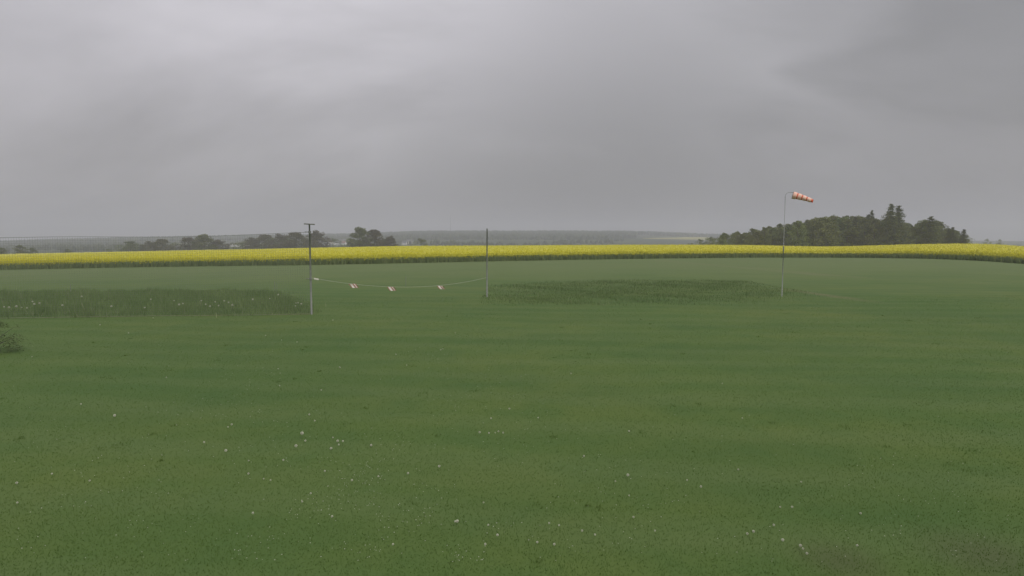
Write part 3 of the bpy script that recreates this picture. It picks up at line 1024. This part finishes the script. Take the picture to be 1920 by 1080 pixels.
def stripe_mesh(w, hgt, x0, seed):
    """slanting band of fluttering barrier tape, thin but solid"""
    mb = MB(); n = 4
    vs_ = []
    for k in range(n + 1):
        f = k / n
        xx = x0 + f * hgt * 0.75; z = -f * hgt
        yw = 0.03 * math.sin(3.2 * f + seed + x0 * 9)
        vs_ += [(xx, yw, z), (xx + w, yw + 0.012, z), (xx + w, yw + 0.016, z), (xx, yw + 0.004, z)]
    fs_ = []
    for k in range(n):
        for a in range(4):
            b = (a + 1) % 4
            fs_.append((4 * k + a, 4 * k + b, 4 * k + 4 + b, 4 * k + 4 + a))
    fs_ += [(3, 2, 1, 0), (4 * n, 4 * n + 1, 4 * n + 2, 4 * n + 3)]
    return mb.add(vs_, fs_)


for i, (u, sc) in enumerate(((654, 1.0), (726, 1.0), (820, 0.95))):
    t = rope_t_at(u)
    fl = empty('flag', rope_pt(t) + Vector((0, -0.02, -0.015)), 0.25)
    fl.parent = rr
    x0 = -0.03
    for w, red in ((0.055, True), (0.15, False), (0.075, True), (0.06, False), (0.05, True)):
        stripe_mesh(w * sc, 0.24 * sc, x0, i).build('stripe', m_red if red else m_white, fl)
        x0 += (w + 0.002) * sc
ta, tb = rope_t_at(588.5), rope_t_at(597)
mb = MB()
pa, pb = rope_pt(ta), rope_pt(tb)
mb.add([pa + Vector((0, -.03, .03)), pb + Vector((0, -.03, .03)), pb + Vector((0, -.03, -.055)), pa + Vector((0, -.03, -.055)),
        pa + Vector((0, -.02, .03)), pb + Vector((0, -.02, .03)), pb + Vector((0, -.02, -.055)), pa + Vector((0, -.02, -.055))],
       [(0, 1, 2, 3), (7, 6, 5, 4), (0, 4, 5, 1), (1, 5, 6, 2), (2, 6, 7, 3), (3, 7, 4, 0)])
tl = mb.build('tape_tail', m_white, rr)
tag(rr, 'sagging pale rope with red and white tape flags between the two net poles', 'rope')

# ------------------------------------------------------------------ little marker stakes
for u, row, top, lb, r_ in ((760.5, 537, 519, 'short dark stake on the lawn behind the flagged rope', 0.022), (130, 549, 533, 'short thin stake in the long grass at the far left', 0.018),
                            (514, 547, 527, 'thin stake at the far edge of the long grass, left of the pole', 0.016), (518, 549, 531, 'slightly shorter twin stake beside the thin one left of the pole', 0.016)):
    x, y = on_ground(u, row)
    z = tz(x, y); ht = zrow(top, y) - z
    o = empty('marker_stake', (x, y, z))
    mb = MB(); mb.tube([(0, 0, -0.15), (0.004, 0, ht - 0.02)], [r_, r_ * 0.9], 7); mb.build('shaft', m_pole, o)
    mb = MB(); mb.tube([(0.004, 0, ht - 0.02), (0.004, 0, ht + 0.015)], [r_ * 1.3, r_ * 0.8], 7); mb.build('stake_cap', m_pole, o)
    tag(o, lb, 'stake', 'marker stakes')

# ------------------------------------------------------------------ windsock
m_tube = simple_mat('pale_tube', (0.23, 0.24, 0.22), (0.30, 0.31, 0.29), 6.0, 0.7)
x, y = on_ground(1468, 556)
z = tz(x, y)
wm = empty('windsock_mast', (x, y, z))
ht = zrow(361, y) - z
mb = MB(); mb.tube([(0, 0, -0.3), (0, 0, 3.6)], [0.032, 0.030], 10); mb.build('lower_tube', m_tube, wm, smooth=True)
mb = MB()
arc = [(0.0, 0, 3.55), (0.005, 0, ht - 0.35)] + [(0.005 + 0.30 * (1 - math.cos(a)), 0, ht - 0.33 + 0.30 * math.sin(a)) for a in np.linspace(0.1, math.pi / 2, 7)] + [(0.58, 0, ht - 0.04)]
mb.tube(arc, [0.019] * 2 + [0.015] * (len(arc) - 2), 8); mb.build('bent_top_tube', m_tube, wm, smooth=True)
mb = MB(); mb.tube([(0, 0, 3.35), (0, 0, 3.72)], 0.048, 10); mb.build('joint_sleeve', m_pole, wm)
tag(wm, 'slim mast with a bent top carrying the windsock', 'mast')

m_sock_r = simple_mat('sock_red', (0.64, 0.12, 0.055), (0.74, 0.16, 0.08), 6.0, 0.8)
m_sock_w = simple_mat('sock_white', (0.84, 0.50, 0.38), (0.92, 0.60, 0.47), 6.0, 0.8)
sx, sz = x + 0.58, z + ht - 0.04
sk = empty('windsock', (sx, y, sz))
ax = Vector((1.02, -0.62, -0.32)); Ls = ax.length
axn = ax.normalized()
sd_ = axn.cross(Vector((0, 0, 1))).normalized(); up_ = sd_.cross(axn).normalized()


def sock_ring(s, r, n=20):
    c = axn * s + Vector((0, 0, -0.20 - 0.10 * (s / Ls) ** 2))
    return [c + sd_ * (math.cos(2 * math.pi * k / n) * r) + up_ * (math.sin(2 * math.pi * k / n) * r * (1.0 - 0.12 * s / Ls)) for k in range(n)]


edges_ = [0.0, 0.27, 0.35, 0.60, 0.68, 0.92, 1.00, 1.26, 1.38]
for b in range(8):
    mb = MB(); n = 20
    sA, sB = edges_[b], edges_[b + 1]
    vs_ = []
    for k in range(5):
        s = sA + (sB - sA) * k / 4
        belly = 0.018 * math.sin(math.pi * k / 4) * (1 if b % 2 == 0 else -0.6)
        vs_ += sock_ring(s, 0.255 - 0.115 * s / 1.38 + belly)
    for k in range(5):
        s = sA + (sB - sA) * k / 4
        belly = 0.018 * math.sin(math.pi * k / 4) * (1 if b % 2 == 0 else -0.6)
        vs_ += sock_ring(s, 0.252 - 0.115 * s / 1.38 + belly)
    fs_ = []
    for k in range(4):
        for q in range(n):
            a0, a1 = k * n + q, k * n + (q + 1) % n
            fs_.append((a0, a1, a1 + n, a0 + n))
            o5 = 5 * n
            fs_.append((o5 + a0 + n, o5 + a1 + n, o5 + a1, o5 + a0))
    for q in range(n):
        fs_.append((q, 5 * n + q, 5 * n + (q + 1) % n, (q + 1) % n))
        e0 = 4 * n
        fs_.append((e0 + (q + 1) % n, 5 * n + e0 + (q + 1) % n, 5 * n + e0 + q, e0 + q))
    mb.add(vs_, fs_).build('band', m_sock_w if b % 2 == 0 else m_sock_r, sk, smooth=True)
mb = MB(); rg = sock_ring(-0.01, 0.262, 20); mb.tube(rg + [rg[0]], 0.012, 6, cap=False)
hoop = mb.build('hoop', m_steel, sk)
mb = MB()
for k in (0, 5, 10, 15): mb.tube([Vector((-0.02, 0, -0.01)), rg[k]], 0.006, 5)
mb.build('bridle', m_steel, sk)
tag(sk, 'red and white banded windsock blowing to the right and drooping a little', 'windsock')

# ------------------------------------------------------------------ dandelion clocks in the lawn and in the long grass
m_clock = simple_mat('seed_head', (0.40, 0.42, 0.30), (0.58, 0.58, 0.45), 60.0, 0.9)
m_stem = simple_mat('flower_stem', (0.10, 0.13, 0.05), (0.16, 0.18, 0.08), 20.0, 0.8)


def clock_meshes(seed):
    g = np.random.default_rng(seed)
    n = 70
    p = g.normal(0, 1, (n, 3)); p /= np.linalg.norm(p, axis=1)[:, None]
    r = 0.030
    V, Fx = [], []
    for i in range(n):
        c = Vector(p[i] * r * g.uniform(0.82, 1.0)) + Vector((0, 0, 1.0))
        nn = Vector(p[i]); a = nn.orthogonal().normalized() * 0.009; b = nn.cross(a)
        k = len(V)
        V += [Vector((0, 0, 1.0)) + nn * 0.006, c + a, c - a * .5 + b * .87, c - a * .5 - b * .87]
        Fx += [(k, k + 1, k + 2), (k, k + 2, k + 3), (k, k + 3, k + 1), (k + 1, k + 3, k + 2)]
    return V, Fx


CL = []
for sdv in range(3):
    V, Fx = clock_meshes(sdv)
    hd = MB().add([v - Vector((0, 0, 1.0)) for v in V], Fx).mesh('seed_head', m_clock)
    st = MB().tube([(0, 0, -1.0), (0.06, 0.02, -0.5), (0, 0, 0)], [0.0035, 0.003, 0.0025], 5).mesh('stem', m_stem)
    CL.append((hd, st))


def dandelion(u, row, h, size, label, group, ):
    x, y = on_ground(u, row)
    z = tz(x, y)
    o = empty('dandelion', (x, y, z), random.uniform(0, 6.28))
    hd, st = random.choice(CL)
    a = link('seed_head', hd, o); a.location = (0, 0, h); a.scale = (size,) * 3
    b = link('stem', st, o); b.location = (0, 0, h); b.scale = (h, h, h * 1.0)
    tag(o, label, 'dandelion', group)


big = [(955, 779, 1.2), (573, 792, 1.2), (583, 803, 1.2), (558, 829, 1.5), (564, 838, 1.2), (546, 852, 1.4), (424, 811, 1.1), (417, 812, .8), (411, 860, 1.2), (626, 840, 1.3), (628, 846, 1.2),
       (617, 833, 1.0), (613, 855, 1.1), (636, 844, 1.0), (690, 847, 1.1), (597, 743, 1.1), (201, 791, 1.4), (138, 770, .8), (303, 718, .9), (854, 1002, 1.15), (850, 1003, 0.9), (1183, 907, 1.5),
       (898, 824, 1.1), (916, 825, .8), (928, 824, .8), (934, 826, .8), (943, 825, .9), (820, 893, 1.1), (760, 905, 1.0), (459, 985, 1.0), (370, 842, .9), (518, 730, .9), (633, 695, 1.0), (516, 697, .8),
       (524, 644, .8), (553, 645, .8), (494, 635, .8), (622, 604, .8), (740, 669, .9), (853, 627, .9), (825, 660, .9), (829, 661, .8), (760, 691, .8), (1072, 708, 1.0), (920, 797, .9), (1010, 795, .9),
       (1184, 821, .8), (1098, 875, 1.0), (1159, 924, .8), (1297, 920, .9), (1324, 933, .9), (1517, 921, .9), (1395, 896, .8), (1501, 972, 1.0), (1478, 979, .9), (1634, 986, .8), (1467, 1010, .9),
       (1428, 1029, 1.0), (1416, 1031, .8), (1485, 1046, 1.0), (1520, 1049, 1.0), (1525, 1056, .9), (1533, 1065, .9), (1237, 1025, .8), (1195, 996, .8), (1186, 950, .8), (1630, 1053, .9), (1360, 730, .7),
       (1400, 798, .7), (50, 675, .9), (6, 923, 1.1), (5, 962, 1.0), (75, 910, .8), (147, 925, .8), (182, 614, .9), (235, 628, .8), (283, 600, .8), (914, 1013, .9), (932, 1030, .9), (908, 1056, .9), (1009, 1047, .9),
       (1042, 1050, .9), (1032, 1012, .9), (1051, 1015, .9), (1096, 1024, .8), (1121, 1029, .8), (572, 950, .9), (555, 961, .8), (652, 918, .9), (703, 911, .8), (453, 911, .8), (482, 914, .8), (495, 920, .8), (521, 878, .9),
       (454, 882, .8), (600, 900, .9), (612, 993, .8), (729, 1056, .9), (905, 962, .8)]
for u, r_, s in big:
    y_ = H * F / (r_ - HOR)
    dandelion(u, r_, random.uniform(0.05, 0.12), s * random.uniform(0.55, 0.85) * (0.7 + y_ / 60), 'white dandelion seed head scattered on the mown lawn', 'dandelions on the lawn')
for u, r_ in ((3, 577), (12, 580), (26, 576), (36, 577), (46, 579), (57, 564), (70, 569), (60, 572), (113, 572), (150, 556), (280, 562), (333, 571), (340, 568), (324, 566), (383, 572), (375, 566), (391, 574), (401, 568), (407, 573),
              (418, 566), (426, 569), (433, 574), (472, 560), (504, 560), (552, 573), (557, 568), (563, 569), (553, 570), (520, 550), (205, 574), (268, 577)):
    dandelion(u, r_ + 14, random.uniform(0.40, 0.52), random.uniform(1.2, 2.1), 'white dandelion seed head standing in the long grass behind the net', 'dandelions in the long grass')

# fallen pale petals and daisies, far too many and too small to count
n = 9000
u = np.where(rng.uniform(0, 1, n) < 0.45, rng.normal(620, 220, n), rng.uniform(0, 1920, n)); row = np.clip(600 + 480 * rng.uniform(0, 1, n), 600, 1080)
cl_ = smooth_rand((u - 960) / 60, row / 30, 0.55)
k = rng.uniform(0, 1, n) < cl_ ** 3.0 * 0.8
u, row = u[k], row[k]
n = len(u)
y = H * F / (row - HOR); x = (u - 960) / F * y
z = terrain(x, y) + rng.uniform(0.03, 0.05, n)
s = rng.uniform(0.004, 0.008, n) * (0.7 + y / 30)
V = []; Fx = []
ang = np.linspace(0, 2 * np.pi, 6, endpoint=False)
vv = np.empty((n, 7, 3))
for q in range(6): vv[:, q] = np.stack([x + np.cos(ang[q]) * s, y + np.sin(ang[q]) * s, z], -1)
vv[:, 6] = np.stack([x, y, z + s * 0.8], -1)
f = np.array([(q, (q + 1) % 6, 6) for q in range(6)])
Fx = (f[None] + (np.arange(n) * 7)[:, None, None]).reshape(-1, 3)
m_daisy = tone_mat('daisy_petal', (0.30, 0.32, 0.22), (0.56, 0.56, 0.46))
tag(link('daisies', np_mesh('daisies', vv.reshape(-1, 3), Fx, m_daisy, tone=np.repeat(rng.uniform(0, 1, n), 7))), 'tiny pale daisies sprinkled over the lawn', 'daisies', kind='stuff')

# ------------------------------------------------------------------ low bush cut by the left edge
bx, by = on_ground(-12, 662)
b = empty('bush', (bx, by, tz(bx, by)), 1.0)
b.scale = (1.35, 1.35, 1.15)
link('trunk', PROTO['thicket'][0], b); link('crown', PROTO['thicket'][1], b)
tag(b, 'low dark green bush cut by the left edge, in front of the net', 'bush')

# ------------------------------------------------------------------ damp haze
hz = MB(); hz.box((0, 2980, 60), (18200, 6260, 240))
m = bpy.data.materials.new('haze'); m.use_nodes = True
nt = m.node_tree; nt.nodes.clear()
o_ = nt.nodes.new('ShaderNodeOutputMaterial'); pv = nt.nodes.new('ShaderNodeVolumePrincipled')
pv.inputs['Color'].default_value = (0.79, 0.80, 0.86, 1)
pv.inputs['Density'].default_value = 0.00040
nt.links.new(pv.outputs[0], o_.inputs['Volume'])
tag(hz.build('haze', m), 'thin damp haze filling the air', 'haze', kind='stuff')
